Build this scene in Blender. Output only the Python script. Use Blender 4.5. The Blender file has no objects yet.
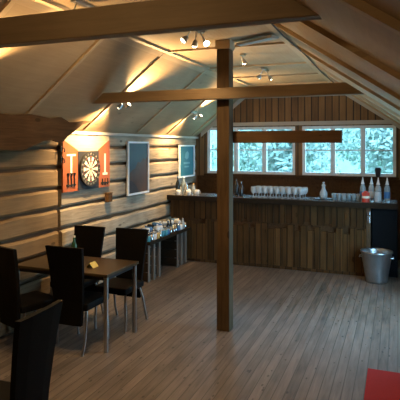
import bpy, bmesh, math, random
from mathutils import Vector, Matrix
R = random.Random(7)
scene = bpy.context.scene
COL = scene.collection
PI = math.pi

# ------------------------------------------------------------------ camera
cam_d = bpy.data.cameras.new('camera'); cam = bpy.data.objects.new('camera', cam_d); COL.objects.link(cam)
cam.location = (0, 0, 2.0); cam.rotation_euler = (PI/2, 0, math.radians(21.4))
cam_d.sensor_width = 36; cam_d.lens = 505/400*36; cam_d.shift_y = -54/400
cam_d.clip_start = 0.05; cam_d.clip_end = 200
scene.camera = cam
# ------------------------------------------------------------------ world, daylight
world = bpy.data.worlds.new('world'); scene.world = world; world.use_nodes = True
bg = world.node_tree.nodes['Background']
bg.inputs['Color'].default_value = (0.42, 0.72, 1.0, 1); bg.inputs['Strength'].default_value = 10.5
scene.view_settings.view_transform = 'Standard'; scene.view_settings.look = 'None'
scene.view_settings.exposure = 0.0; scene.view_settings.gamma = 1.0
scene.view_settings.use_curve_mapping = False
scene.cycles.use_denoising = True
scene.cycles.max_bounces = 8; scene.cycles.diffuse_bounces = 4; scene.cycles.transparent_max_bounces = 24
scene.cycles.sample_clamp_indirect = 4.0
WARM = (1.0, 0.66, 0.30)
LAMP = 3.0           # overall lamp level

# ------------------------------------------------------------------ room dimensions
XL, XR, YB, YF = -3.80, 0.32, 9.52, -1.3
ZE_L, ZE_R, ZC = 2.20, 2.19, 3.146
RL, RR = -2.618, -1.09          # edges of the flat strip of ceiling
def zl(x): return ZE_L + (ZC-ZE_L)*(x-XL)/(RL-XL)
def zr(x): return ZC + (ZE_R-ZC)*(x-RR)/(XR-RR)

def portal(loc, rot, sx, sy):
    l = bpy.data.lights.new('portal', 'AREA'); l.shape = 'RECTANGLE'; l.size = sx; l.size_y = sy
    l.cycles.is_portal = True
    o = bpy.data.objects.new('portal', l); COL.objects.link(o); o.location = loc; o.rotation_euler = rot
portal((-2.69, YB+0.10, 1.915), (-PI/2, 0, 0), 1.77, .92)
portal((-0.85, YB+0.10, 1.915), (-PI/2, 0, 0), 1.64, .92)
portal((XR+0.14, 6.3, 1.175), (0, PI/2, 0), 1.55, 1.8)

# ------------------------------------------------------------------ materials
def newmat(name):
    m = bpy.data.materials.new(name); m.use_nodes = True
    nt = m.node_tree; b = nt.nodes['Principled BSDF']
    return m, nt, b
def N(nt, t, **kw):
    n = nt.nodes.new(t)
    for k, v in kw.items():
        if k.startswith('_'): setattr(n, k[1:], v)
        else: n.inputs[k.replace('__', ' ')].default_value = v
    return n
def math_(nt, op, a, b=None):
    n = nt.nodes.new('ShaderNodeMath'); n.operation = op
    for i, v in enumerate((a, b)):
        if v is None: continue
        if isinstance(v, (int, float)): n.inputs[i].default_value = v
        else: nt.links.new(v, n.inputs[i])
    return n.outputs[0]
def mix(nt, f, a, b, mode='MIX'):
    n = nt.nodes.new('ShaderNodeMix'); n.data_type = 'RGBA'; n.blend_type = mode
    for i, v in ((0, f), (6, a), (7, b)):
        if isinstance(v, (int, float)): n.inputs[i].default_value = v
        elif isinstance(v, tuple): n.inputs[i].default_value = (*v, 1) if len(v) == 3 else v
        else: nt.links.new(v, n.inputs[i])
    return n.outputs[2]
def plain(name, col, rough=.5, metal=0, var=.12, scale=12, emit=None, spec=.5):
    m, nt, b = newmat(name)
    tc = N(nt, 'ShaderNodeTexCoord'); no = N(nt, 'ShaderNodeTexNoise', Scale=scale, Detail=4.0)
    nt.links.new(tc.outputs['Object'], no.inputs['Vector'])
    lo = tuple(c*(1-var) for c in col); hi = tuple(min(1, c*(1+var)) for c in col)
    nt.links.new(mix(nt, no.outputs['Fac'], lo, hi), b.inputs['Base Color'])
    b.inputs['Roughness'].default_value = rough; b.inputs['Metallic'].default_value = metal
    b.inputs['Specular IOR Level'].default_value = spec
    if emit:
        b.inputs['Emission Color'].default_value = (*emit[0], 1); b.inputs['Emission Strength'].default_value = emit[1]
    return m
def wood(name, dark, light, grain='Y', plank=None, pw=.12, rough=.6, gap=.05, knots=.6, gapcol=(.02,.014,.01), blotch=.5, var=.5, spec=.4, bump=.25, kf=1.0, kr=.10):
    """planks run along `grain`; boards are told apart across `plank`."""
    m, nt, b = newmat(name)
    tc = N(nt, 'ShaderNodeTexCoord'); sep = N(nt, 'ShaderNodeSeparateXYZ')
    nt.links.new(tc.outputs['Object'], sep.inputs[0])
    P = tc.outputs['Object']
    idv = None
    if plank:
        q = math_(nt, 'DIVIDE', sep.outputs[plank], pw)
        fl = math_(nt, 'FLOOR', q); fr = math_(nt, 'FRACT', q)
        wn = N(nt, 'ShaderNodeTexWhiteNoise', _noise_dimensions='1D'); nt.links.new(fl, wn.inputs['W'])
        idv = wn.outputs['Value']
        off = N(nt, 'ShaderNodeCombineXYZ')
        for i in range(3): nt.links.new(math_(nt, 'MULTIPLY', idv, 37.0+i*11), off.inputs[i])
        va = N(nt, 'ShaderNodeVectorMath', _operation='ADD'); nt.links.new(P, va.inputs[0]); nt.links.new(off.outputs[0], va.inputs[1])
        P = va.outputs[0]
        edge = math_(nt, 'MINIMUM', fr, math_(nt, 'SUBTRACT', 1.0, fr))
        isgap = math_(nt, 'LESS_THAN', edge, gap)
    s = {'X': (.9, 14, 14), 'Y': (14, .9, 14), 'Z': (14, 14, .9)}[grain]
    mp = N(nt, 'ShaderNodeMapping', Scale=s); nt.links.new(P, mp.inputs['Vector'])
    n1 = N(nt, 'ShaderNodeTexNoise', Scale=2.2, Detail=6.0, Roughness=.65, Distortion=.6); nt.links.new(mp.outputs[0], n1.inputs['Vector'])
    n2 = N(nt, 'ShaderNodeTexNoise', Scale=1.8, Detail=3.0); nt.links.new(P, n2.inputs['Vector'])
    f = math_(nt, 'ADD', math_(nt, 'MULTIPLY', n1.outputs['Fac'], 1.0-blotch), math_(nt, 'MULTIPLY', n2.outputs['Fac'], blotch))
    if idv is not None:
        f = math_(nt, 'ADD', f, math_(nt, 'MULTIPLY', math_(nt, 'SUBTRACT', idv, .5), var))
    f2 = N(nt, 'ShaderNodeMapRange'); nt.links.new(f, f2.inputs[0])
    f2.inputs[1].default_value = .25; f2.inputs[2].default_value = .75
    c = mix(nt, f2.outputs[0], dark, light)
    if knots:
        ks = {'X': (2.2, 5, 5), 'Y': (5, 2.2, 5), 'Z': (5, 5, 2.2)}[grain]
        mk = N(nt, 'ShaderNodeMapping', Scale=tuple(q*kf for q in ks)); nt.links.new(P, mk.inputs['Vector'])
        vo = N(nt, 'ShaderNodeTexVoronoi', Scale=1.0); nt.links.new(mk.outputs[0], vo.inputs['Vector'])
        kn = math_(nt, 'MULTIPLY', math_(nt, 'LESS_THAN', vo.outputs['Distance'], kr), knots)
        c = mix(nt, kn, c, tuple(x*.35 for x in dark))
    if plank: c = mix(nt, isgap, c, gapcol)
    nt.links.new(c, b.inputs['Base Color'])
    b.inputs['Roughness'].default_value = rough; b.inputs['Specular IOR Level'].default_value = spec
    if bump:
        bp = N(nt, 'ShaderNodeBump', Strength=bump, Distance=.01); nt.links.new(n1.outputs['Fac'], bp.inputs['Height'])
        nt.links.new(bp.outputs[0], b.inputs['Normal'])
    return m
def glassmat(name, tint, gloss=.12, rough=.03):
    m = bpy.data.materials.new(name); m.use_nodes = True; nt = m.node_tree; nt.nodes.clear()
    out = N(nt, 'ShaderNodeOutputMaterial'); tr = N(nt, 'ShaderNodeBsdfTransparent'); gl = N(nt, 'ShaderNodeBsdfGlossy')
    tr.inputs['Color'].default_value = (*tint, 1); gl.inputs['Roughness'].default_value = rough
    lw = N(nt, 'ShaderNodeLayerWeight', Blend=.35)
    f = math_(nt, 'ADD', math_(nt, 'MULTIPLY', lw.outputs['Facing'], .5), gloss)
    mx = N(nt, 'ShaderNodeMixShader'); nt.links.new(f, mx.inputs[0])
    nt.links.new(tr.outputs[0], mx.inputs[1]); nt.links.new(gl.outputs[0], mx.inputs[2]); nt.links.new(mx.outputs[0], out.inputs[0])
    return m
def panemat():
    m = bpy.data.materials.new('window_glass'); m.use_nodes = True; nt = m.node_tree; nt.nodes.clear()
    out = N(nt, 'ShaderNodeOutputMaterial'); tr = N(nt, 'ShaderNodeBsdfTransparent'); gl = N(nt, 'ShaderNodeBsdfGlossy')
    tr.inputs['Color'].default_value = (.93, .98, .98, 1); gl.inputs['Roughness'].default_value = .02
    mx = N(nt, 'ShaderNodeMixShader'); mx.inputs[0].default_value = .05
    nt.links.new(tr.outputs[0], mx.inputs[1]); nt.links.new(gl.outputs[0], mx.inputs[2]); nt.links.new(mx.outputs[0], out.inputs[0])
    return m

M = {}
M['floor'] = wood('floor_planks', (.06,.045,.035), (.27,.215,.175), 'Y', 'X', .085, rough=.45, gap=.045, knots=.65, gapcol=(.075,.058,.046), blotch=.42, var=.14, kf=2.6, kr=.13)
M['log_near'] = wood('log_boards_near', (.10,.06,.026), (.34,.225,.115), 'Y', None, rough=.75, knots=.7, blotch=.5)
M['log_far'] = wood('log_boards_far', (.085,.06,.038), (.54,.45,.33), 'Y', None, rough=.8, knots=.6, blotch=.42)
M['ply'] = wood('ceiling_plywood', (.27,.18,.10), (.46,.335,.20), 'Y', None, rough=.55, knots=.35, blotch=.6, bump=.05)
M['batten'] = wood('batten_pine', (.36,.25,.14), (.55,.41,.26), 'X', None, rough=.6, knots=.3, bump=.1)
M['batten_y'] = wood('batten_pine_long', (.36,.25,.14), (.55,.41,.26), 'Y', None, rough=.6, knots=.3, bump=.1)
M['beam'] = wood('beam_pine', (.16,.107,.06), (.29,.205,.122), 'X', None, rough=.6, knots=.5)
M['post'] = wood('post_timber', (.038,.024,.014), (.155,.10,.055), 'Z', None, rough=.75, knots=.6, blotch=.4, spec=.15)
M['oldwood'] = wood('dark_old_wood', (.05,.028,.014), (.19,.11,.05), 'Y', None, rough=.7, knots=.5)
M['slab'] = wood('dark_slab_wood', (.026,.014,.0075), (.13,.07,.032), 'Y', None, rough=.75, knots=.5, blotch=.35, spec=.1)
M['oldwood_x'] = wood('dark_old_wood_x', (.06,.03,.014), (.20,.11,.05), 'X', None, rough=.7, knots=.5)
M['gable'] = wood('gable_planks', (.10,.055,.025), (.29,.165,.07), 'Z', 'X', .125, rough=.7, gap=.07, knots=.6, var=.25)
M['barfront'] = wood('bar_front_boards', (.035,.017,.007), (.115,.060,.023), 'Z', 'X', .10, rough=.75, gap=.05, knots=.5, var=.25, spec=.08)
M['barfront2'] = wood('bar_front_boards_low', (.048,.024,.009), (.155,.080,.029), 'Z', 'X', .105, rough=.75, gap=.05, knots=.5, var=.25, spec=.08)
M['bartop'] = wood('bar_top', (.12,.12,.125), (.18,.18,.185), 'X', None, rough=.2, knots=0, bump=0, spec=1.0)
M['paint'] = plain('white_window_paint', (.86,.88,.9), .4)
M['greytrim'] = wood('grey_trim', (.42,.38,.32), (.56,.52,.45), 'X', None, rough=.6, knots=.1)
M['pane'] = panemat()
M['black'] = plain('black_leather', (.006,.0055,.0055), .6, var=.3, scale=40, spec=.12)
M['chrome'] = plain('brushed_steel', (.42,.42,.42), .32, 1.0)
M['tabletop'] = wood('table_laminate', (.048,.033,.018), (.08,.056,.03), 'X', None, rough=.35, knots=0, bump=0)
M['zinc'] = plain('galvanised_zinc', (.46,.50,.54), .30, .9, var=.25, scale=9)
M['red'] = plain('red_felt', (.33,.014,.014), .95, var=.15, scale=60)
M['pallet'] = wood('pallet_wood', (.10,.075,.058), (.26,.21,.17), 'Z', None, rough=.8, knots=.4)
M['orange'] = wood('orange_stain', (.28,.07,.026), (.43,.125,.045), 'Z', None, rough=.45, knots=.3, bump=.05)
M['palewood'] = wood('pale_wood', (.42,.32,.18), (.66,.54,.36), 'Y', None, rough=.6, knots=.2)
M['tarwood'] = wood('tarred_wood', (.010,.007,.005), (.045,.027,.014), 'Y', None, rough=.7, knots=.3, spec=.12)
M['white'] = plain('white_enamel', (.85,.85,.84), .4)
M['cream'] = plain('cream_paper', (.80,.74,.60), .8)
M['ink'] = plain('black_ink', (.015,.015,.015), .7)
M['sisal'] = plain('pale_sisal', (.78,.72,.58), .85)
M['redseg'] = plain('dart_red', (.22,.03,.025), .8)
M['greenseg'] = plain('dart_green', (.02,.09,.035), .8)
def clearglass(name, col):
    m, nt, b = newmat(name); b.inputs['Base Color'].default_value = (*col, 1); b.inputs['Roughness'].default_value = .16
    b.inputs['Transmission Weight'].default_value = .6; b.inputs['IOR'].default_value = 1.45; return m
M['clear'] = clearglass('clear_glass', (.90,.95,.97)); M['tinted'] = clearglass('pale_blue_glass', (.72,.87,.94))
M['darkglass'] = plain('dark_bottle_glass', (.012,.016,.02), .12, spec=.8)
M['greenglass'] = plain('green_bottle_glass', (.03,.10,.05), .12, spec=.8)
M['silver'] = plain('polished_silver', (.70,.72,.74), .22, 1.0)
M['blue'] = plain('blue_print', (.05,.18,.42), .4)
M['teal'] = plain('teal_print', (.05,.30,.42), .4)
M['gold'] = plain('gold_print', (.62,.38,.10), .4)
M['redcan'] = plain('red_enamel', (.62,.06,.035), .35)
M['yellow'] = plain('yellow_card', (.80,.62,.18), .7)
M['matblack'] = plain('matt_black', (.018,.019,.024), .55)
M['navy'] = plain('blue_black_lacquer', (.004,.005,.007), .6, spec=.12)
M['psky'] = plain('poster_slate', (.045,.075,.095), .4, var=.3, scale=3)
M['pmount'] = plain('poster_rust', (.085,.04,.025), .4, var=.45, scale=7)
M['pmount2'] = plain('poster_dusk', (.035,.028,.03), .4, var=.4, scale=7)
M['pteal'] = plain('poster_teal', (.03,.17,.22), .4, var=.2, scale=4)
M['pteal2'] = plain('poster_pale', (.18,.36,.40), .4)
M['leaf'] = plain('leaf_green', (.23,.33,.29), .8, var=.15, scale=2.2)
M['leaf2'] = plain('leaf_pale', (.27,.37,.33), .8, var=.15, scale=2.2)
M['hill'] = plain('wooded_hill', (.17,.235,.21), .95, var=.3, scale=1.3)
M['bark'] = wood('bark', (.12,.10,.08), (.30,.26,.22), 'Z', None, rough=.9)
M['grass'] = plain('grass_ground', (.25,.42,.22), .95, var=.4, scale=2)
M['bulb'] = plain('lit_halogen_bulb', (1,.95,.8), .5, emit=((1,.82,.52), 22))
M['rope'] = plain('dark_cable', (.02,.018,.016), .6)

# ------------------------------------------------------------------ mesh helpers
class MB:
    def __init__(s): s.bm = bmesh.new(); s.mats = []
    def mi(s, m):
        if m not in s.mats: s.mats.append(m)
        return s.mats.index(m)
    def _fin(s, vs, m):
        if m is None: return
        i = s.mi(m)
        for f in {f for v in vs for f in v.link_faces}: f.material_index = i
    def box(s, x0, x1, y0, y1, z0, z1, m=None, bevel=0, mat=None):
        vs = [s.bm.verts.new(p) for p in ((x0,y0,z0),(x1,y0,z0),(x1,y1,z0),(x0,y1,z0),(x0,y0,z1),(x1,y0,z1),(x1,y1,z1),(x0,y1,z1))]
        fs = [s.bm.faces.new([vs[i] for i in q]) for q in ((3,2,1,0),(4,5,6,7),(0,1,5,4),(1,2,6,5),(2,3,7,6),(3,0,4,7))]
        if bevel:
            r = bmesh.ops.bevel(s.bm, geom=list({e for f in fs for e in f.edges}), offset=bevel, segments=2, affect='EDGES', profile=.6)
            vs = list({v for f in r['faces'] for v in f.verts} | {v for v in vs if v.is_valid})
        if mat is not None: bmesh.ops.transform(s.bm, matrix=mat, verts=[v for v in vs if v.is_valid])
        s._fin([v for v in vs if v.is_valid], m); return s
    def prism(s, pts, vec, m=None):
        """closed polygon pts extruded along vec"""
        a = [s.bm.verts.new(p) for p in pts]; v = Vector(vec); b = [s.bm.verts.new(Vector(p)+v) for p in pts]
        n = len(pts); s.bm.faces.new(a[::-1]); s.bm.faces.new(b)
        for i in range(n): s.bm.faces.new((a[i], a[(i+1) % n], b[(i+1) % n], b[i]))
        s._fin(a+b, m); return s
    def tube(s, pts, r, seg=8, m=None, cap=True):
        pts = [Vector(p) for p in pts]; rs = r if isinstance(r, (list, tuple)) else [r]*len(pts)
        rings = []
        for i, p in enumerate(pts):
            d = (pts[min(i+1, len(pts)-1)]-pts[max(i-1, 0)]).normalized()
            up = Vector((0,0,1)) if abs(d.z) < .9 else Vector((0,1,0))
            u = d.cross(up).normalized(); w = d.cross(u)
            rings.append([s.bm.verts.new(p+(u*math.cos(2*PI*k/seg)+w*math.sin(2*PI*k/seg))*rs[i]) for k in range(seg)])
        for a, b in zip(rings, rings[1:]):
            for k in range(seg): s.bm.faces.new((a[k], a[(k+1) % seg], b[(k+1) % seg], b[k]))
        if cap: s.bm.faces.new(rings[0][::-1]); s.bm.faces.new(rings[-1])
        s._fin([v for q in rings for v in q], m); return s
    def lathe(s, prof, seg=20, m=None, o=(0,0,0), smooth=True):
        rings = []
        for r, z in prof:
            if r < 1e-6: rings.append([s.bm.verts.new((o[0], o[1], o[2]+z))])
            else: rings.append([s.bm.verts.new((o[0]+r*math.cos(2*PI*k/seg), o[1]+r*math.sin(2*PI*k/seg), o[2]+z)) for k in range(seg)])
        for a, b in zip(rings, rings[1:]):
            for k in range(seg):
                j = (k+1) % seg
                q = [a[k % len(a)], a[j % len(a)], b[j % len(b)], b[k % len(b)]]
                q = [v for i, v in enumerate(q) if v not in q[:i]]
                if len(q) > 2:
                    f = s.bm.faces.new(q); f.smooth = smooth
        s._fin([v for q in rings for v in q], m); return s
    def build(s, name, m=None, parent=None, loc=None, smooth=False):
        me = bpy.data.meshes.new(name)
        bmesh.ops.recalc_face_normals(s.bm, faces=s.bm.faces[:])
        if smooth:
            for f in s.bm.faces: f.smooth = True
        s.bm.to_mesh(me); s.bm.free()
        for q in (s.mats or [m]): me.materials.append(M[q] if isinstance(q, str) else q)
        o = bpy.data.objects.new(name, me); COL.objects.link(o)
        if parent is not None: o.parent = parent
        if loc is not None: o.location = loc
        return o
def tag(o, label=None, cat=None, group=None, kind=None):
    if label: o['label'] = label
    if cat: o['category'] = cat
    if group: o['group'] = group
    if kind: o['kind'] = kind
    return o
def thing(name, label, cat, loc=(0,0,0), rz=0, group=None):
    o = bpy.data.objects.new(name, None); COL.objects.link(o); o.empty_display_size = .1
    o.location = loc; o.rotation_euler = (0, 0, rz)
    return tag(o, label, cat, group)
def struct(o): o['kind'] = 'structure'; return o
def copy_tree(o, parent=None):
    c = o.copy(); COL.objects.link(c)
    if parent is not None: c.parent = parent
    for ch in list(o.children): copy_tree(ch, c)
    return c
def dup(o, loc, rz=0, label=None, group=None):
    c = copy_tree(o); c.location = loc; c.rotation_euler = (0, 0, rz)
    if label: c['label'] = label
    if group: c['group'] = group
    return c
ORD = ['first','second','third','fourth','fifth','sixth','seventh','eighth','ninth','tenth','eleventh','twelfth','thirteenth','fourteenth','fifteenth']

# ================================================================== STRUCTURE
struct(MB().box(XL-.3, XR+.3, YF-.3, YB+.3, -.12, 0).build('floor', 'floor'))
# left wall: wavy-edged horizontal slabs in two stretches with dark gaps between
b = MB()
b.box(XL-.25, XL-.06, YF, YB+.1, 0, ZE_L+.06, 'oldwood')
seams = [0, .25, .50, .745, .99, 1.245, 1.49, 1.74, 1.98, 2.2]
def slab(y0, y1, z0, z1, mt, xs):
    n = max(2, int((y1-y0)/.22)); cur = []
    for i in range(n+1):
        y = y0+(y1-y0)*i/n
        lo = z0+.012+R.uniform(0, .016); hi = z1-.012-R.uniform(0, .016)
        xo = XL+xs+R.uniform(-.006, .006)
        cur.append([b.bm.verts.new(p) for p in ((XL-.07, y, lo), (xo-.02, y, lo), (xo, y, lo+.025), (xo, y, hi-.025), (xo-.02, y, hi), (XL-.07, y, hi))])
    for p, q in zip(cur, cur[1:]):
        for k in range(6): b.bm.faces.new((p[k], p[(k+1) % 6], q[(k+1) % 6], q[k]))
    b.bm.faces.new(cur[0]); b.bm.faces.new(cur[-1][::-1])
    b._fin([v for c in cur for v in c], mt)
for z0, z1 in zip(seams, seams[1:]):
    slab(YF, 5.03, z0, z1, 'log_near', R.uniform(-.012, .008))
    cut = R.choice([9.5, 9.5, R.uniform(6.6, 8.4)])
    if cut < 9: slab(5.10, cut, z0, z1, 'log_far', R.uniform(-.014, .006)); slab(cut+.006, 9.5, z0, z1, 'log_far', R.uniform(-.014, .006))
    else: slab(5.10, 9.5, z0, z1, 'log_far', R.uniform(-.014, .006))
struct(b.build('wall_left'))
# back wall with two window openings
W1 = (-3.57, -1.805); W2 = (-1.67, -.03); WZ0, WZ1 = 1.455, 2.37
b = MB()
def bpoly(pts): b.prism([(x, YB, z) for x, z in pts], (0, .16, 0), 'gable')
bpoly([(XL-.1, 0), (XL-.1, 2.17), (XL, ZE_L), (W1[0], zl(W1[0])), (W1[0], 0)])
bpoly([(W1[0], 0), (W1[0], WZ0), (W2[1], WZ0), (W2[1], 0)])
bpoly([(W1[1], WZ0), (W1[1], WZ1), (W2[0], WZ1), (W2[0], WZ0)])
bpoly([(W1[0], WZ1), (W1[0], zl(W1[0])), (RL, ZC), (RR, ZC), (W2[1], zr(W2[1])), (W2[1], WZ1)])
bpoly([(W2[1], 0), (W2[1], zr(W2[1])), (XR, ZE_R), (XR+.1, 2.15), (XR+.1, 0)])
struct(b.build('wall_back'))
# right wall with a large window opening out of frame
RW = (5.3, 7.2, .30, 2.0)
b = MB()
b.box(XR, XR+.18, YF, RW[0], 0, ZE_R+.03); b.box(XR, XR+.18, RW[1], YB+.1, 0, ZE_R+.03)
b.box(XR, XR+.18, RW[0], RW[1], 0, RW[2]); b.box(XR, XR+.18, RW[0], RW[1], RW[3], ZE_R+.03)
struct(b.build('wall_right', 'log_near'))
struct(MB().prism([(XL-.1, YF, 0), (XL-.1, YF, 2.15), (RL, YF, ZC), (RR, YF, ZC), (XR+.1, YF, 2.15), (XR+.1, YF, 0)], (0, -.15, 0)).build('wall_front', 'log_near'))
# ceiling: two slopes and a flat strip
def roof(name, a, c):
    d = Vector((c[0]-a[0], 0, c[1]-a[1])).normalized(); n = Vector((-d.z, 0, d.x))*.08
    if n.z < 0: n = -n
    struct(MB().prism([(a[0], YF-.1, a[1]), (c[0], YF-.1, c[1]), (c[0]+n.x, YF-.1, c[1]+n.z), (a[0]+n.x, YF-.1, a[1]+n.z)], (0, YB-YF+.2, 0)).build(name, 'ply'))
roof('ceiling_left', (XL-.12, zl(XL-.12)), (RL, ZC))
roof('ceiling', (RL, ZC), (RR, ZC))
roof('ceiling_right', (RR, ZC), (XR+.12, zr(XR+.12)))
# battens over the sheet joints
tn = [0]
def trim(bld, m): tn[0] += 1; return struct(bld.build('trim_%d' % tn[0], m))
BY = [1.75, 3.0, 4.27, 5.53, 6.95, 8.05, 9.2]
dl = Vector((RL-XL, 0, ZC-ZE_L)).normalized(); nl = Vector((dl.z, 0, -dl.x))
dr = Vector((XR-RR, 0, ZE_R-ZC)).normalized(); nr = Vector((dr.z, 0, -dr.x))
def slope_batten(p0, p1, n, y, w, t, m):
    a = Vector(p0); c = Vector(p1); n = n*t
    trim(MB().prism([(a.x, y-w/2, a.z), (c.x, y-w/2, c.z), (c.x+n.x, y-w/2, c.z+n.z), (a.x+n.x, y-w/2, a.z+n.z)], (0, w, 0)), m)
for y in BY:
    slope_batten((XL+.03, 0, zl(XL+.03)), (RL, 0, ZC), nl, y, .05, .022, 'batten')
    slope_batten((RR, 0, ZC), (XR, 0, ZE_R), nr, y+.03, .06, .03, 'batten')
    trim(MB().box(RL+.06, RR-.06, y-.028, y+.028, ZC-.022, ZC), 'batten')
trim(MB().prism([(RL-.06, YF, zl(RL-.06)-.022), (RL, YF, ZC-.024), (RL+.06, YF, ZC-.024), (RL+.06, YF, ZC), (RL, YF, ZC), (RL-.06, YF, zl(RL-.06))], (0, YB-YF, 0)), 'batten_y')
trim(MB().prism([(RR-.06, YF, ZC-.024), (RR, YF, ZC-.024), (RR+.06, YF, zr(RR+.06)-.024), (RR+.06, YF, zr(RR+.06)), (RR, YF, ZC), (RR-.06, YF, ZC)], (0, YB-YF, 0)), 'batten_y')
trim(MB().box(XL-.02, XL+.035, YF, YB, ZE_L-.05, ZE_L-.012), 'greytrim')            # eave moulding
trim(MB().box(-3.46, -.10, YB-.04, YB, WZ1+.02, WZ1+.09), 'greytrim')               # board above the windows
trim(MB().box(-3.62, .02, YB-.07, YB, WZ0-.045, WZ0-.005), 'slab')              # window sill
trim(MB().box(XL+.02, XR-.02, YB-.025, YB, .02, WZ0-.05), 'slab')                         # dark panel added below the sill for the shade of the backlit wall
# gable rake boards
def rake(x0, x1, fz):
    h = .09
    trim(MB().prism([(x0, YB-.03, fz(x0)-h), (x1, YB-.03, fz(x1)-h), (x1, YB-.03, fz(x1)-.003), (x0, YB-.03, fz(x0)-.003)], (0, .03, 0)), 'greytrim')
rake(XL+.10, RL, zl); rake(RR, XR-.10, zr)
# windows in the back wall, three casements each with one glazing bar
def window(idx, x0, x1):
    t = bpy.data.objects.new('window_%d' % idx, None); COL.objects.link(t); t.location = (0, 0, 0); t['kind'] = 'structure'
    f = MB(); y0, y1 = YB-.005, YB+.12; k = .026
    f.box(x0, x0+k, y0, y1, WZ0, WZ1); f.box(x1-k, x1, y0, y1, WZ0, WZ1)
    f.box(x0+k, x1-k, y0, y1, WZ0, WZ0+k); f.box(x0+k, x1-k, y0, y1, WZ1-k, WZ1)
    wd = (x1-x0-2*k)/3
    for i in (1, 2): f.box(x0+k+wd*i-.014, x0+k+wd*i+.014, y0, y1, WZ0+k, WZ1-k)
    f.build('window_frame', 'paint', t)
    for i in range(3):
        a = x0+k+wd*i+(.014 if i else 0); c = x0+k+wd*(i+1)-(.014 if i < 2 else 0)
        s = MB(); q = .027; zz0, zz1 = WZ0+k, WZ1-k; ya, yb = YB+.012, YB+.10
        s.box(a, a+q, ya, yb, zz0, zz1); s.box(c-q, c, ya, yb, zz0, zz1)
        s.box(a+q, c-q, ya, yb, zz0, zz0+q); s.box(a+q, c-q, ya, yb, zz1-q, zz1)
        zm = (zz0+zz1)/2+.01; s.box(a+q, c-q, ya+.02, yb-.01, zm-.010, zm+.010)
        so = s.build('sash', 'paint', t)
        MB().box(a+q-.004, c-q+.004, YB+.083, YB+.087, zz0+q-.004, zz1-q+.004).build('pane', 'pane', so)
window(1, *W1); window(2, *W2)
t = bpy.data.objects.new('window_3', None); COL.objects.link(t); t['kind'] = 'structure'
f = MB(); k = .05; x0, x1 = XR+.04, XR+.12
f.box(x0, x1, RW[0], RW[1], RW[2], RW[2]+k); f.box(x0, x1, RW[0], RW[1], RW[3]-k, RW[3])
for y in (RW[0], (RW[0]+RW[1])/2-k/2, RW[1]-k): f.box(x0, x1, y, y+k, RW[2]+k, RW[3]-k)
f.build('window_frame', 'paint', t)
MB().box(x0+.03, x0+.036, RW[0]+.03, RW[1]-.03, RW[2]+.03, RW[3]-.03).build('pane', 'pane', t)

# ================================================================== OUTSIDE
struct(MB().box(-40, 40, YB+.4, 60, -.6, -.5).build('ground', 'grass'))
c = MB(); rows = []
for j in range(9):
    rows.append([c.bm.verts.new((-22+1.5*i, 24+2.2*j+.8*math.sin(i*.9+j), -.55+1.45*j+.7*math.sin(i*.7)*math.cos(j*1.3+i*.3)*min(1, j))) for i in range(28)])
for p, q in zip(rows, rows[1:]):
    for i in range(27): c.bm.faces.new((p[i], p[i+1], q[i+1], q[i]))
struct(c.build('hillside', 'hill', smooth=True))
def tree(x, y, h, rx, mt, label, seed):
    rr = random.Random(seed); t = thing('garden_tree', label, 'tree', (x, y, -.5), 0, 'trees outside the windows')
    MB().tube([(0,0,0), (.05,0,h*.45), (0,.05,h*.8)], [.14, .10, .03], 8).build('trunk', 'bark', t)
    f = MB()
    cl = [(rr.uniform(-.7, .7)*rx, rr.uniform(-.5, .5)*rx, h*rr.uniform(.22, .92)) for _ in range(26)]
    for _ in range(5200):
        c = rr.choice(cl); d = Vector((rr.gauss(0, 1), rr.gauss(0, 1), rr.gauss(0, 1))).normalized()*rx*.38*rr.uniform(.5, 1)
        p = Vector(c)+d; s = rr.uniform(.05, .11)
        u = Vector((rr.gauss(0, 1), rr.gauss(0, 1), rr.gauss(0, 1))).normalized(); w = u.orthogonal().normalized()
        vs = [f.bm.verts.new(p+u*s), f.bm.verts.new(p+w*s*.55), f.bm.verts.new(p-u*s), f.bm.verts.new(p-w*s*.55)]
        f.bm.faces.new(vs)
    f.build('foliage', mt, t)
TL = [(-8.2,18.5,6.2,1.7,'leaf'), (-6.4,13.6,4.6,1.35,'leaf2'), (-4.4,18.0,6.4,1.7,'leaf'), (-2.6,13.4,4.4,1.25,'leaf2'), (-.5,18.6,6.6,1.6,'leaf'), (.3,13.2,4.6,1.25,'leaf2')]
TN = ['green leafy tree seen through the far left of the left window', 'pale leafy tree seen through the left window beside the post', 'green leafy tree outside where the left window ends',
      'pale leafy tree seen through the left casement of the right window', 'green leafy tree seen through the middle of the right window', 'pale leafy tree seen through the rightmost casement']
for i, (a, lb) in enumerate(zip(TL, TN)): tree(a[0], a[1], a[2], a[3], a[4], lb, 50+i)

# ================================================================== TIMBERS
PX, PY = -1.76, 5.24
t = thing('support_post', 'square dark timber post standing in the middle of the floor', 'post', (PX, PY, 0))
MB().box(-.072, .072, -.072, .072, 0, 3.05, bevel=.008).build('shaft', 'post', t)
MB().box(-.085, .085, -.085, .085, 3.05, ZC-.001, bevel=.005).build('cap_block', 'batten', t)
def beam(y, x0, x1, z0, z1, th, label, m='beam'):
    c = MB()
    c.prism([(x0, y-th/2, z0), (x1, y-th/2, z0), (x1-(z1-z0)/.68*.98 if x1 > -1 else x1, y-th/2, z1), (x0+(z1-z0)/.8, y-th/2, z1)], (0, th, 0))
    bmesh.ops.bevel(c.bm, geom=c.bm.edges[:], offset=.006, segments=1, affect='EDGES')
    return tag(c.build('tie_beam', m), label, 'beam', 'tie beams across the room')
beam(2.62, -3.22, -.36, 2.655, 2.83, .10, 'wide pine tie beam nearest the camera, high across the top of the photo')
beam(PY-.072-.046, -3.36, -.30, 2.50, 2.62, .09, 'slimmer pine tie beam crossing in front of the timber post')
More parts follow.
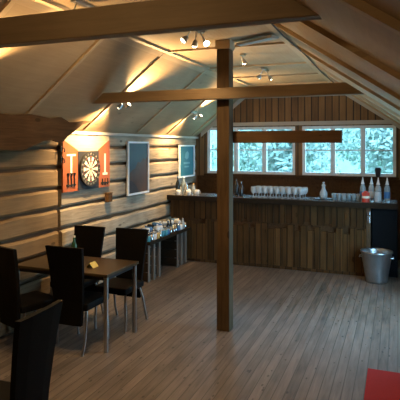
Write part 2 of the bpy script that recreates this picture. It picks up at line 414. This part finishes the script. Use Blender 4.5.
c = MB(); c.box(-1.86, -.53, 0, .06, 0, .125, bevel=.01)
for v in c.bm.verts: v.co += Vector((0, R.uniform(-.004, .004), R.uniform(-.006, .006)))
tag(c.build('plank', 'oldwood_x', loc=(0, PY+.074, 2.035)), 'short dark rough plank fixed across the post, in front of the windows', 'plank')

a = Vector((-1.62, 5.30, 0)); d = Vector((.46, -.25, 0)); n = Vector((.25, .46, 0)).normalized()*.05
c = MB(); c.prism([a-n*.8, a+d-n*1.1, a+d+n*1.1, a+n*.8], (0, 0, .025))
tag(c.build('loose_board', 'greytrim', loc=(0, 0, ZC-.05)), 'short grey board fixed flat under the ceiling right of the post top', 'board')
# ================================================================== LAMPS
def lamp(name, label, loc, nrm, heads, power, group, cone=150):
    """spot bar on a ceiling; heads = [(offset along bar, drop dir, aim dir, power factor)]"""
    nrm = Vector(nrm).normalized(); t = thing(name, label, 'lamp', loc, 0, group)
    bar = Vector((0, 1, 0)); w = bar.cross(nrm).normalized()
    rot = Matrix((w, bar, nrm)).transposed().to_4x4()
    L = max(abs(h[0]) for h in heads)+.05
    MB().box(-.025, .025, -L, L, 0, .025, bevel=.005, mat=rot).build('base_plate', 'chrome', t)
    for off, side, aim, pf in heads:
        p0 = bar*off+nrm*.024; p1 = p0+nrm*.095+Vector(side)*.5
        aim = Vector(aim).normalized()
        hd = MB(); hd.tube([p1-aim*.03, p1-aim*.01, p1+aim*.035], [.012, .024, .034], 12, cap=False)
        h = hd.build('spot_head', 'chrome', t, smooth=True)
        MB().tube([p0, p1-aim*.012], .006, 6).build('arm', 'chrome', h)
        bb = MB(); bmesh.ops.create_icosphere(bb.bm, subdivisions=2, radius=.026, matrix=Matrix.Translation(p1+aim*.022))
        bb.build('bulb', 'bulb', h, smooth=True)
        ld = bpy.data.lights.new('spot', 'SPOT'); ld.energy = power*pf*LAMP; ld.color = WARM; ld.spot_size = math.radians(cone); ld.spot_blend = .9
        ld.shadow_soft_size = .025
        lo = bpy.data.objects.new('spot', ld); COL.objects.link(lo); lo.parent = t
        lo.location = p1+aim*.06; lo.rotation_euler = aim.to_track_quat('-Z', 'Y').to_euler()
S3 = 'spot lamps on the ceiling'
lamp('spot_lamp', 'three lit spot heads on the flat ceiling, nearest and largest of the lamps', (-1.82, 4.55, ZC), (0, 0, -1),
     [(-.11, (-.14, 0, 0), (-.6, -.5, -.7), 1), (.0, (-.03, 0, -.05), (-.2, .1, -1), 1), (.11, (.10, 0, 0), (.6, -.5, -.6), .8)], 13, S3)
sl = lambda y, x=-3.30: (x, y, zl(x))
up = tuple(dl-nl*.13); dn = tuple(-dl+nl*.16)
lamp('spot_lamp', 'pair of lit spot heads on the sloped ceiling above the dartboard', sl(5.60), nl, [(-.06, (-.03, 0, 0), dn, 2.0), (.06, (.03, 0, 0), up, 2.6)], 40, S3, 108)
lamp('spot_lamp', 'pair of lit spot heads on the sloped ceiling above the posters', sl(8.12), nl, [(-.06, (-.03, 0, 0), dn, 2.0), (.06, (.03, 0, 0), up, 2.2)], 34, S3, 108)
lamp('spot_lamp', 'pair of lit spot heads on the sloped ceiling above the near tables', sl(3.10), nl, [(-.06, (.03, 0, 0), dn, .95), (.06, (-.03, 0, 0), up, 2.2)], 24, S3, 105)
lamp('spot_lamp', 'low single spot on the flat ceiling just right of the post top', (-1.80, 6.05, ZC), (0, 0, -1), [(.0, (.02, 0, .06), (.3, .4, -.8), 1)], 3, S3)
lamp('spot_lamp', 'pair of hanging spot heads on the flat ceiling closest to the bar', (-1.83, 7.3, ZC), (0, 0, -1), [(-.10, (-.10, 0, 0), (-.4, .4, -.9), 1), (.10, (.10, 0, 0), (.4, .5, -.9), 1)], 3, S3)
lamp('spot_lamp', 'pair of lit spot heads on the flat ceiling hidden behind the near tie beam', (-2.35, 3.42, ZC), (0, 0, -1), [(-.08, (-.1, 0, 0), (-.6, .5, -.35), .35), (.08, (.1, 0, 0), (.35, -.1, -.9), 2.3)], 11, S3)

lamp('spot_lamp', 'added unseen pair of fill spot heads on the flat ceiling behind the viewer', (-1.7, .7, ZC), (0, 0, -1), [(-.08, (-.1, 0, 0), (-.3, .8, -.6), .8), (.08, (.1, 0, 0), (.5, .7, -.35), 1)], 7, S3)  # added fill light behind the camera, brightens the near beam and right slope
# ================================================================== BAR
t = thing('bar_counter', 'long rustic bar counter with dark top and upright board front', 'bar', (0, 0, 0))
MB().box(XL+.02, -.01, 8.085, 8.62, 1.10, 1.14).build('countertop', 'bartop', t)
MB().box(XL+.02, .0, 8.05, 8.085, 1.055, 1.138, bevel=.006).build('front_edge', 'tarwood', t)
MB().box(XL+.03, -.01, 8.10, 8.60, 1.075, 1.10).build('underframe', 'tarwood', t)
BX1 = -.45
c = MB(); x = XL+.03; i = 0
while x < BX1-.02:
    w = min(R.uniform(.085, .125), BX1-x); c.box(x+.002, x+w-.003, 8.17+R.uniform(-.006, .006), 8.20, .735+R.choice([0, 0, .02, .04])+R.uniform(-.01, .01), 1.075, bevel=.003); x += w
c.build('upper_boards', 'barfront', t)
c = MB(); x = XL+.03
while x < BX1-.02:
    w = min(R.uniform(.09, .13), BX1-x); c.box(x+.002, x+w-.003, 8.145+R.uniform(-.006, .006), 8.168, .04, .64+R.choice([0, .02, .07, .085, .085])+R.uniform(-.012, .012), bevel=.003); x += w
c.build('lower_boards', 'barfront2', t)
c = MB(); c.box(XL+.03, BX1, 8.20, 8.23, 0, 1.075); c.build('backing', 'slab', t)
c = MB(); c.box(XL+.03, BX1, 8.13, 8.20, 0, .045); c.build('kick_rail', 'barfront', t)
c = MB(); c.box(BX1, BX1+.06, 8.15, 8.6, 0, 1.075); c.build('end_post', 'oldwood', t)
# black cabinet under the right end
t = thing('bar_cabinet', 'blue-black cabinet under the right end of the bar behind the zinc tub', 'cabinet', (-.175, 8.4, 0))
MB().box(-.205, .17, -.17, .2, .0, 1.07, bevel=.006).build('body', 'navy', t)
MB().box(-.195, .16, -.19, -.171, .06, 1.02, bevel=.006).build('door', 'navy', t)
t = thing('bottle_opener', 'small steel bottle opener screwed to the bar end above the tub', 'opener', (-.42, 8.148, .82))
MB().box(-.022, .022, -.008, .0, 0, .17, bevel=.003).build('plate', 'silver', t)
MB().tube([(-.018, -.008, .12), (-.018, -.035, .10), (.018, -.035, .10), (.018, -.008, .12)], .005, 6).build('hook', 'silver', t)

BT = 1.14
def lathe_thing(name, label, cat, loc, parts, group=None):
    t = thing(name, label, cat, loc, 0, group)
    for pn, prof, m in parts: MB().lathe(prof, 18).build(pn, m, t)
    return t
def bottle_parts(r, h, m, capm, neck=.013, capn='cap'):
    return [('body', [(0, 0), (r*.95, 0), (r, .008), (r, h*.58), (r*.75, h*.68), (neck, h*.80), (neck, h*.95), (0, h*.95)], m),
            (capn, [(neck+.002, h*.93), (neck+.002, h), (0, h)], capm)]
# wine glasses, three rows on the middle of the bar
def wine():
    g = tag(MB().lathe([(0, 0), (.036, 0), (.036, .003), (.006, .009), (.005, .06), (.03, .075), (.045, .11), (.044, .15), (.039, .18), (.037, .18), (.042, .15), (.043, .112), (.028, .079), (0, .072)], 16).build('wine_glass', 'clear'), '', 'glass')
    return g
g0 = wine()
RN = ['front row', 'middle row', 'back row']
for r in range(3):
    for i in range(9):
        o = g0 if (r == 0 and i == 0) else copy_tree(g0)
        o.location = (-2.26+.099*i+.02*r, 8.22+.10*r, BT); o['group'] = 'stemmed glasses on the bar'
        o['label'] = 'stemmed clear glass in the %s on the bar, %s from the post' % (RN[r], ORD[i])
tg0 = tag(MB().lathe([(0, 0), (.03, 0), (.034, .10), (.031, .10), (.028, .008), (0, .006)], 14).build('tumbler', 'tinted'), '', 'glass')
for r in range(2):
    for i in range(6):
        o = tg0 if (r == 0 and i == 0) else copy_tree(tg0)
        o.location = (-.955+.076*i, 8.30+.09*r, BT); o['group'] = 'tumblers on the bar'
        o['label'] = 'clear tumbler in the %s row right of the carafe, %s from the carafe' % (['front', 'back'][r], ORD[i])
c = MB(); c.lathe([(0, 0), (.14, 0), (.15, .012), (.144, .012), (.136, .005), (0, .005)], 24)
tag(c.build('serving_tray', 'matblack', loc=(-1.12, 8.34, BT)), 'round black tray under the glass carafe on the bar', 'tray')
lathe_thing('carafe', 'clear glass carafe standing on a round black tray on the bar', 'carafe', (-1.12, 8.34, BT+.005),
    [('body', [(0, 0), (.055, 0), (.062, .03), (.06, .10), (.03, .165), (.027, .20), (.036, .225), (.033, .225), (.024, .20), (.027, .165), (.057, .1), (.058, .03), (0, .008)], 'clear'),
     ('stopper', [(0, .205), (.022, .205), (.024, .235), (.012, .25), (.018, .27), (0, .275)], 'clear')])
# pour bottles at the right end
for i, (x, y, h, m, lb) in enumerate([(-.515, 8.33, .37, 'tinted', 'clear spirit bottle with white pourer, left of the red tin on the bar'),
                                 (-.385, 8.36, .37, 'clear', 'clear spirit bottle with white pourer, behind the red tin on the bar'),
                                 (-.285, 8.30, .37, 'clear', 'clear spirit bottle with white pourer, second from the right bar end'),
                                 (-.155, 8.34, .37, 'tinted', 'clear spirit bottle with white pourer, last at the right bar end')]):
    lathe_thing('spirit_bottle', lb, 'bottle', (x, y, BT),
        [('body', [(0, 0), (.040, 0), (.044, .01), (.044, .20), (.036, .23), (.015, .265), (.014, .31), (0, .31)], m),
         ('pourer', [(.03, .262), (.022, .28), (.008, .35), (.006, .372), (0, .372)], 'white'),
         ('paper_label', [(.0446, .05), (.0446, .15)], 'white' if i in (1, 2) else 'blue')], 'spirit bottles with pourers')
t = thing('tin', 'red tin with a pale band at the front edge of the bar', 'tin', (-.46, 8.15, BT))
MB().lathe([(0, 0), (.055, 0), (.058, .006), (.058, .14), (.05, .15), (0, .15)], 20).build('body', 'redcan', t)
MB().lathe([(.0586, .06), (.0586, .095)], 20).build('band', 'cream', t)
MB().lathe([(0, .15), (.03, .15), (.03, .168), (0, .168)], 16).build('lid', 'redcan', t)
# glass jug between
lathe_thing('jug', 'wide clear glass jar between the spirit bottles on the bar', 'jar', (-.285, 8.17, BT),
    [('body', [(0, 0), (.045, 0), (.05, .02), (.05, .14), (.04, .17), (.036, .17), (.046, .14), (.046, .02), (0, .008)], 'clear')])
o = lathe_thing('sack_bottle', 'black wide bottle standing on the sill of the right window', 'bottle', (-.33, YB-.035, WZ0-.004),
    [('body', [(0, 0), (.03, 0), (.035, .02), (.05, .10), (.055, .14), (.04, .165), (0, .17)], 'matblack')])
for ch in o.children: ch.scale = (1, .6, 1)
o.location.z = WZ0-.004
# dark bottles beside the post
lathe_thing('dark_bottle', 'tall dark bottle on the bar just right of the post', 'bottle', (-2.60, 8.36, BT), bottle_parts(.04, .29, 'darkglass', 'matblack'), 'dark bottles on the bar')
lathe_thing('dark_bottle', 'shorter dark bottle on the bar between the post and stemmed glasses', 'bottle', (-2.50, 8.32, BT), bottle_parts(.036, .25, 'darkglass', 'silver'), 'dark bottles on the bar')
# cluster at the left end
def mug(label, x, y, z=BT):
    t = thing('cup', label, 'cup', (x, y, z), 0, 'white cups at the left bar end')
    MB().lathe([(0, 0), (.03, 0), (.04, .03), (.042, .085), (.038, .085), (.035, .03), (0, .01)], 16).build('body', 'white', t)
    MB().tube([(.038, 0, .07), (.062, 0, .062), (.064, 0, .035), (.038, 0, .025)], .005, 6).build('handle', 'white', t)
mug('white cup at the wall end of the bar, closest to the front edge', -3.60, 8.14)
mug('white cup at the wall end of the bar, right of the shaker', -3.42, 8.18)
mug('white cup at the wall end of the bar, behind the shaker', -3.53, 8.40)
mug('white cup furthest right in the cluster at the wall end', -3.31, 8.30)
lathe_thing('shaker', 'silver cocktail shaker among the cups at the wall end of the bar', 'shaker', (-3.50, 8.24, BT),
    [('body', [(0, 0), (.032, 0), (.042, .13), (0, .13)], 'silver'), ('lid', [(.042, .13), (.03, .17), (.016, .185), (.016, .21), (0, .21)], 'silver')])
lathe_thing('dark_bottle', 'dark bottle against the log wall at the wall end of the bar', 'bottle', (-3.68, 8.30, BT), bottle_parts(.042, .31, 'darkglass', 'blue'), 'dark bottles on the bar')
lathe_thing('water_bottle', 'clear bottle with white cap at the wall end of the bar', 'bottle', (-3.62, 8.44, BT), bottle_parts(.042, .30, 'tinted', 'white'))
lathe_thing('water_bottle', 'short clear bottle with gold cap in the cluster at the wall end', 'bottle', (-3.40, 8.36, BT), bottle_parts(.033, .19, 'clear', 'gold'))

# ================================================================== BOTTLE TRAY ALONG THE LEFT WALL
t = thing('tray_stand', 'long dark tray of cans and bottles on two upright pallets by the log wall', 'stand', (-3.55, 7.30, 0))
def pallet(y):
    c = MB(); 
    for k in (-.175, 0, .175):
        c.box(.11, .155, y+k-.03, y+k+.03, 0, .56, 'pallet'); c.box(-.2, -.155, y+k-.03, y+k+.03, 0, .56, 'pallet')
    for z in (.02, .16, .30, .44):
        c.box(-.2, .15, y-.222, y-.205, z, z+.125, 'tarwood'); c.box(-.2, .15, y+.205, y+.222, z, z+.125, 'tarwood')
    c.box(-.15, -.13, y-.2, y+.2, .01, .55, 'tarwood')  # dark panel added to stand in for the darkness under the tray
    return c.build('upright_pallet', None, t)
pallet(-.50); pallet(.53)
c = MB(); c.box(-.215, .215, -.76, .76, .56, .58); c.box(-.215, -.195, -.76, .76, .58, .605); c.box(.195, .215, -.76, .76, .58, .605)
c.box(-.195, .195, -.76, -.74, .58, .605); c.box(-.195, .195, .74, .76, .58, .605); c.build('tray', 'tarwood', t)
CANS = [('silver', 'silver'), ('white', 'white'), ('blue', 'blue'), ('dark', 'darkglass'), ('teal', 'teal'), ('gold', 'gold')]
cache = {}
cid = 0
ROWN = ['front row', 'second row', 'third row', 'row by log wall']
for r in range(4):
    for i in range(15):
        y = -.69+.0985*i; x = .145-.097*r
        cn, cm = R.choice(CANS+[CANS[1], CANS[0], CANS[1], CANS[2], CANS[1], CANS[1], CANS[3], CANS[0]])
        tall = R.random() < .22
        key = (cn, tall)
        if key not in cache:
            t = thing('beverage_bottle' if tall else 'beverage_can', 'x', 'bottle' if tall else 'can')
            if tall:
                for pn, prof, mm in bottle_parts(.031, .20, 'clear' if cn in ('silver', 'white') else ('greenglass' if cn == 'teal' else 'darkglass'), cm): MB().lathe(prof, 12).build(pn, mm, t)
            else:
                MB().lathe([(0, 0), (.027, 0), (.033, .012), (.033, .105), (0, .105)], 12).build('body', cm, t)
                MB().lathe([(.033, .105), (.027, .116), (.025, .113), (0, .113)], 12).build('lid', 'silver', t)
            cache[key] = t; o = t
        else: o = copy_tree(cache[key])
        o.location = (-3.55+x+R.uniform(-.006, .006), 7.30+y+R.uniform(-.006, .006), .58+.012*0)
        tilt = R.uniform(-.10, .10)
        o.rotation_euler = (0, 0, R.uniform(0, 6))
        col = cn+(' capped bottle' if tall else ' can')
        o['label'] = '%s in the wall tray, %s, %s from bar' % (col, ROWN[r], ORD[14-i])
        o['group'] = 'bottles in the wall tray' if tall else 'cans in the wall tray'
# second jumbled layer lying on top
for i in range(16):
    y = -.66+.088*i; x = R.choice([-.10, .0, .09]); cn, cm = R.choice([CANS[0], CANS[1], CANS[1], CANS[2], CANS[1], CANS[3]])
    t = thing('beverage_can', '%s can lying on top of the others in the wall tray, %s from the bar' % (cn, (ORD+['sixteenth'])[15-i]), 'can', (-3.55+x, 7.30+y, .58+.20+.034), 0, 'cans lying on top in the wall tray')
    q = MB(); q.lathe([(0, -.055), (.027, -.055), (.033, -.045), (.033, .045), (.027, .055), (0, .055)], 12)
    bmesh.ops.transform(q.bm, matrix=Matrix.Rotation(PI/2, 4, 'Y'), verts=q.bm.verts[:]); q.build('body', cm, t)
    t.rotation_euler = (0, 0, R.uniform(-.25, .25)+R.choice([0, 0, .5, -.5]))
    t.location.z = .58+.116+.034

# ================================================================== TABLE AND CHAIRS
t = thing('dining_table', 'brown rectangular table with grey steel legs against the log wall', 'table', (-3.17, 4.51, 0))
MB().box(-.57, .57, -.32, .32, .73, .76, bevel=.006).build('tabletop', 'tabletop', t)
MB().box(-.53, .53, -.28, .28, .69, .73).build('apron', 'matblack', t)
for sx in (-1, 1):
    for sy in (-1, 1):
        MB().tube([(sx*.535, sy*.285, 0), (sx*.535, sy*.285, .73)], .024, 14).build('leg', 'chrome', t)
t = thing('bottle', 'small green bottle standing on the brown table between the chairs', 'bottle', (-3.34, 4.70, .76))
for pn, prof, mm in bottle_parts(.032, .245, 'greenglass', 'cream'): MB().lathe(prof, 14).build(pn, mm, t)
c = MB(); c.prism([(-.045, -.05, 0), (0, -.05, .05), (.045, -.05, 0), (.041, -.05, 0), (0, -.05, .045), (-.041, -.05, 0)], (0, .1, 0))
tag(c.build('menu_card', 'yellow', loc=(-2.92, 4.42, .76)), 'folded yellow card standing on the brown table', 'card')
def chair_proto():
    t = thing('dining_chair', '', 'chair')
    # faces +Y; origin on floor under the seat centre
    s = MB(); s.box(-.20, .20, -.20, .22, .40, .47, bevel=.02); s.build('seat', 'black', t, smooth=False)
    b = MB(); n = 10; rows = []
    for i in range(n+1):
        q = i/n; z = .26+q*.77; w = .148+.062*q; y = -.205-.055*max(0, (z-.45))/.55-.03*math.sin(q*PI)*0
        y -= .05*max(0, q-.4)**2
        rows.append([b.bm.verts.new(p) for p in ((-w, y-.02, z), (-w*.5, y-.028, z), (w*.5, y-.028, z), (w, y-.02, z), (w, y+.015, z), (w*.5, y+.008, z), (-w*.5, y+.008, z), (-w, y+.015, z))])
    for p, q in zip(rows, rows[1:]):
        for k in range(8): b.bm.faces.new((p[k], p[(k+1) % 8], q[(k+1) % 8], q[k]))
    b.bm.faces.new(rows[0][::-1]); b.bm.faces.new(rows[-1]); b.build('backrest', 'black', t)
    for sx in (-1, 1):
        MB().tube([(sx*.165, .17, .40), (sx*.185, .195, .25), (sx*.19, .20, .12), (sx*.185, .21, 0)], .013, 10).build('leg', 'chrome', t)
        MB().tube([(sx*.165, -.15, .40), (sx*.188, -.19, .27), (sx*.197, -.225, .12), (sx*.195, -.27, 0)], .013, 10).build('leg', 'chrome', t)
    return t
CH = [(-3.453, 4.098, -.3, 'black high-backed chair at the near side of the table, leftmost by the wall'),
      (-2.99, 4.33, 0, 'black high-backed chair pushed in at the near side of the table, right of another'),
      (-3.47, 4.92, PI, 'black high-backed chair behind the table, close to the log wall'),
      (-2.90, 4.94, PI, 'black high-backed chair behind the table, nearest the wall tray'),
      (-2.25, 2.42, PI/2+.06, 'black high-backed chair in the near left foreground, seen from behind')]
p = chair_proto()
for i, (x, y, rz, lb) in enumerate(CH):
    o = p if i == 0 else copy_tree(p)
    o.location = (x, y, 0); o.rotation_euler = (0, 0, rz); o['label'] = lb; o['group'] = 'black dining chairs'

# ================================================================== TUB, MAT
t = thing('zinc_tub', 'galvanised zinc tub on the floor in front of the right end of the bar', 'tub', (-.295, 7.90, 0))
MB().lathe([(0, .012), (.14, .012), (.14, 0), (.145, 0), (.153, .03), (.186, .22), (.218, .42), (.23, .435), (.23, .452), (.218, .455), (.212, .43), (.18, .22), (.145, .03), (0, .025)], 40).build('body', 'zinc', t)
for sx in (-1, 1):
    MB().tube([(sx*.195, -.06, .36), (sx*.236, -.05, .37), (sx*.242, 0, .345), (sx*.236, .05, .37), (sx*.195, .06, .36)], .007, 8).build('handle', 'zinc', t)
tag(MB().box(-.27, .27, -.56, .56, 0, .012, bevel=.004).build('floor_mat', 'red', loc=(.02, 4.20, 0)), 'red mat lying on the floor at the lower right', 'mat')

# ================================================================== ON THE LEFT WALL
# dark live-edge slab under the eave
pts = [(-.9,.30),(-.3,.32),(.1,.305),(.35,.33),(.5,.32),(.7,.30),(.89,.325),(1.04,.275),(1.25,.29),(1.40,.31),(1.53,.315),(1.50,.295),(1.3,.255),(1.13,.165),(1.0,.10),(.91,.035),(.83,.04),(.74,.065),(.58,.05),(.41,0),(.28,-.05),(-.3,-.04),(-.9,-.03)]
c = MB(); c.prism([(0, y, z) for y, z in pts], (.035, 0, 0))
o = c.build('wood_slab', 'slab', loc=(-3.625, 3.92, 2.005)); o.rotation_euler = (0, 0, 0)
tag(o, 'long dark slab of wood with wavy edges and pointed tip, hung under the eave', 'wood slab')
# posters
def poster(y0, y1, z0, z1, label, paint):
    t = thing('poster', label, 'poster', (XL+.012, (y0+y1)/2, z0), 0, 'framed posters on the log wall')
    w, h = (y1-y0)/2, z1-z0; k = .028
    f = MB(); f.box(0, .03, -w, -w+k, 0, h); f.box(0, .03, w-k, w, 0, h); f.box(0, .03, -w+k, w-k, 0, k); f.box(0, .03, -w+k, w-k, h-k, h)
    f.build('frame', 'paint', t)
    c = MB(); w -= k
    def P(pts, m, lift): c.prism([(.010+lift, -w+2*w*u, k+(h-2*k)*v) for u, v in pts], (.0008, 0, 0), m)
    paint(P); c.build('print', None, t)
def p1(P):
    P([(0,0),(1,0),(1,1),(0,1)], 'psky', 0)
    P([(0,0),(1,0),(1,.74),(.9,.66),(.78,.70),(.62,.60),(.48,.62),(.36,.50),(.2,.46),(0,.36)], 'pmount', .001)
    P([(0,0),(.55,0),(.42,.12),(.25,.22),(.12,.26),(0,.24)], 'pmount2', .002)
def p2(P):
    P([(0,0),(1,0),(1,1),(0,1)], 'pteal', 0)
    P([(.36,.62),(.42,.78),(.56,.84),(.66,.76),(.62,.6),(.5,.55)], 'pteal2', .001)
    P([(.28,.40),(.72,.40),(.72,.46),(.28,.46)], 'pteal2', .001)
    P([(.34,.28),(.66,.28),(.66,.33),(.34,.33)], 'pteal2', .001)
poster(6.65, 7.33, 1.25, 2.07, 'tall white-framed poster of a rusty mountainside under slate sky', p1)
poster(8.57, 9.31, 1.405, 2.02, 'white-framed teal poster on the log wall near the back corner', p2)
# dartboard cabinet
DX = XL+.012
t = thing('dartboard_cabinet', 'dartboard in an open cabinet with two orange-red doors on the log wall', 'dartboard', (DX, 5.62, 1.435))
c = MB(); c.box(0, .025, -.235, .235, 0, .50); c.build('backing', 'matblack', t)
MB().box(0, .012, -.55, .52, .44, .70).build('header_board', 'palewood', t)
# doors
def door(y0, y1, zt0, zt1, name):
    return MB().prism([(0, y0, 0), (0, y1, 0), (0, y1, zt1), (0, y0, zt0)], (.022, 0, 0)).build(name, 'orange', t)
d1 = door(-.545, -.24, .645, .515, 'door'); d2 = door(.24, .515, .515, .645, 'door')
c = MB(); c.box(.0225, .026, -.40, -.365, .20, .44); c.box(.0225, .026, -.475, -.29, .44, .465); c.build('score_mark', 'cream', d1)
c = MB()
for y in (-.45, -.385, -.32):
    c.tube([(.03, y, .06), (.03, y, .17)], .008, 6); c.tube([(.03, y, .17), (.03, y, .23)], [.003, .02], 6)
c.box(.022, .032, -.48, -.29, .07, .09); c.build('dart_rack', 'ink', d1)
c = MB(); c.box(.0225, .026, .375, .41, .20, .46); c.box(.0225, .026, .33, .45, .17, .20); c.build('score_mark', 'cream', d2)
c = MB()
for y in (.32, .385, .45): c.tube([(.03, y, .03), (.03, y, .12)], .008, 6)
c.box(.022, .032, .29, .48, .05, .07); c.build('dart_rack', 'ink', d2)
# board
CZ = .265
c = MB(); r_ = .225
def ringface(ra, rb, a0, a1, x, m, n=3):
    for k in range(n):
        b0 = a0+(a1-a0)*k/n; b1 = a0+(a1-a0)*(k+1)/n
        q = [(ra, b0), (rb, b0), (rb, b1), (ra, b1)] if ra > 0 else [(0, b0), (rb, b0), (rb, b1)]
        vs = [c.bm.verts.new((x, r*math.sin(a), CZ+r*math.cos(a))) for r, a in q]
        c.bm.faces.new(vs); c._fin(vs, m)
c.tube([(.025, 0, CZ), (.055, 0, CZ)], r_, 48, 'ink')
for s in range(20):
    a0 = (s-.5)*PI/10; a1 = (s+.5)*PI/10; even = s % 2 == 0
    ringface(.016, .096, a0, a1, .0556, 'ink' if even else 'sisal'); ringface(.096, .106, a0, a1, .0557, 'redseg' if even else 'greenseg')
    ringface(.106, .160, a0, a1, .0556, 'ink' if even else 'sisal'); ringface(.160, .170, a0, a1, .0557, 'redseg' if even else 'greenseg')
    ringface(0, .008, a0, a1, .0558, 'redseg'); ringface(.008, .016, a0, a1, .0557, 'greenseg')
bd = c.build('board', None, t)
for s, num in enumerate([20,1,18,4,13,6,10,15,2,17,3,19,7,16,8,11,14,9,12,5]):
    cu = bpy.data.curves.new('number', 'FONT'); cu.body = str(num); cu.size = .035; cu.align_x = 'CENTER'; cu.align_y = 'CENTER'
    to = bpy.data.objects.new('number', cu); COL.objects.link(to); dg = bpy.context.evaluated_depsgraph_get()
    me = to.evaluated_get(dg).to_mesh(); a = s*PI/10; c = MB()
    vs = [c.bm.verts.new((.0562, v.co.x+.197*math.sin(a), v.co.y+CZ+.197*math.cos(a))) for v in me.vertices]
    for pg in me.polygons:
        try: c.bm.faces.new([vs[i] for i in pg.vertices])
        except ValueError: pass
    bpy.data.objects.remove(to); bpy.data.curves.remove(cu)
    c.build('number', 'greytrim', bd)
for z, w_ in ((1.93, 'upper'), (1.80, 'lower')):
    c = MB(); c.box(0, .012, -.018, .018, 0, .07); c.tube([(.01, 0, .05), (.045, 0, .045), (.055, 0, .015), (.045, 0, -.005)], .008, 6)
    tag(c.build('coat_hook', 'matblack', loc=(XL+.012, 5.065, z)), '%s of two dark iron hooks on the wall joint left of the dartboard' % w_, 'hook', 'hooks on the wall joint')
t = thing('wall_box', 'small dark box on the log wall below the right dartboard door', 'box', (XL+.012, 6.10, 1.22))
MB().box(0, .06, -.05, .05, 0, .12, bevel=.005).build('body', 'slab', t); MB().box(0, .065, -.055, .055, .12, .13).build('lid', 'oldwood', t)
# slack cable along the right roof edge
c = MB(); c.tube([(-1.0, 3.6, zr(-1.0)-.03), (-.98, 4.6, zr(-.98)-.06), (-.99, 5.8, zr(-.99)-.03), (-.97, 7.0, zr(-.97)-.06), (-1.0, 8.6, zr(-1.0)-.03)], .008, 6)
tag(c.build('cable', 'rope'), 'thin dark cable running along the right edge of the flat ceiling', 'cable')
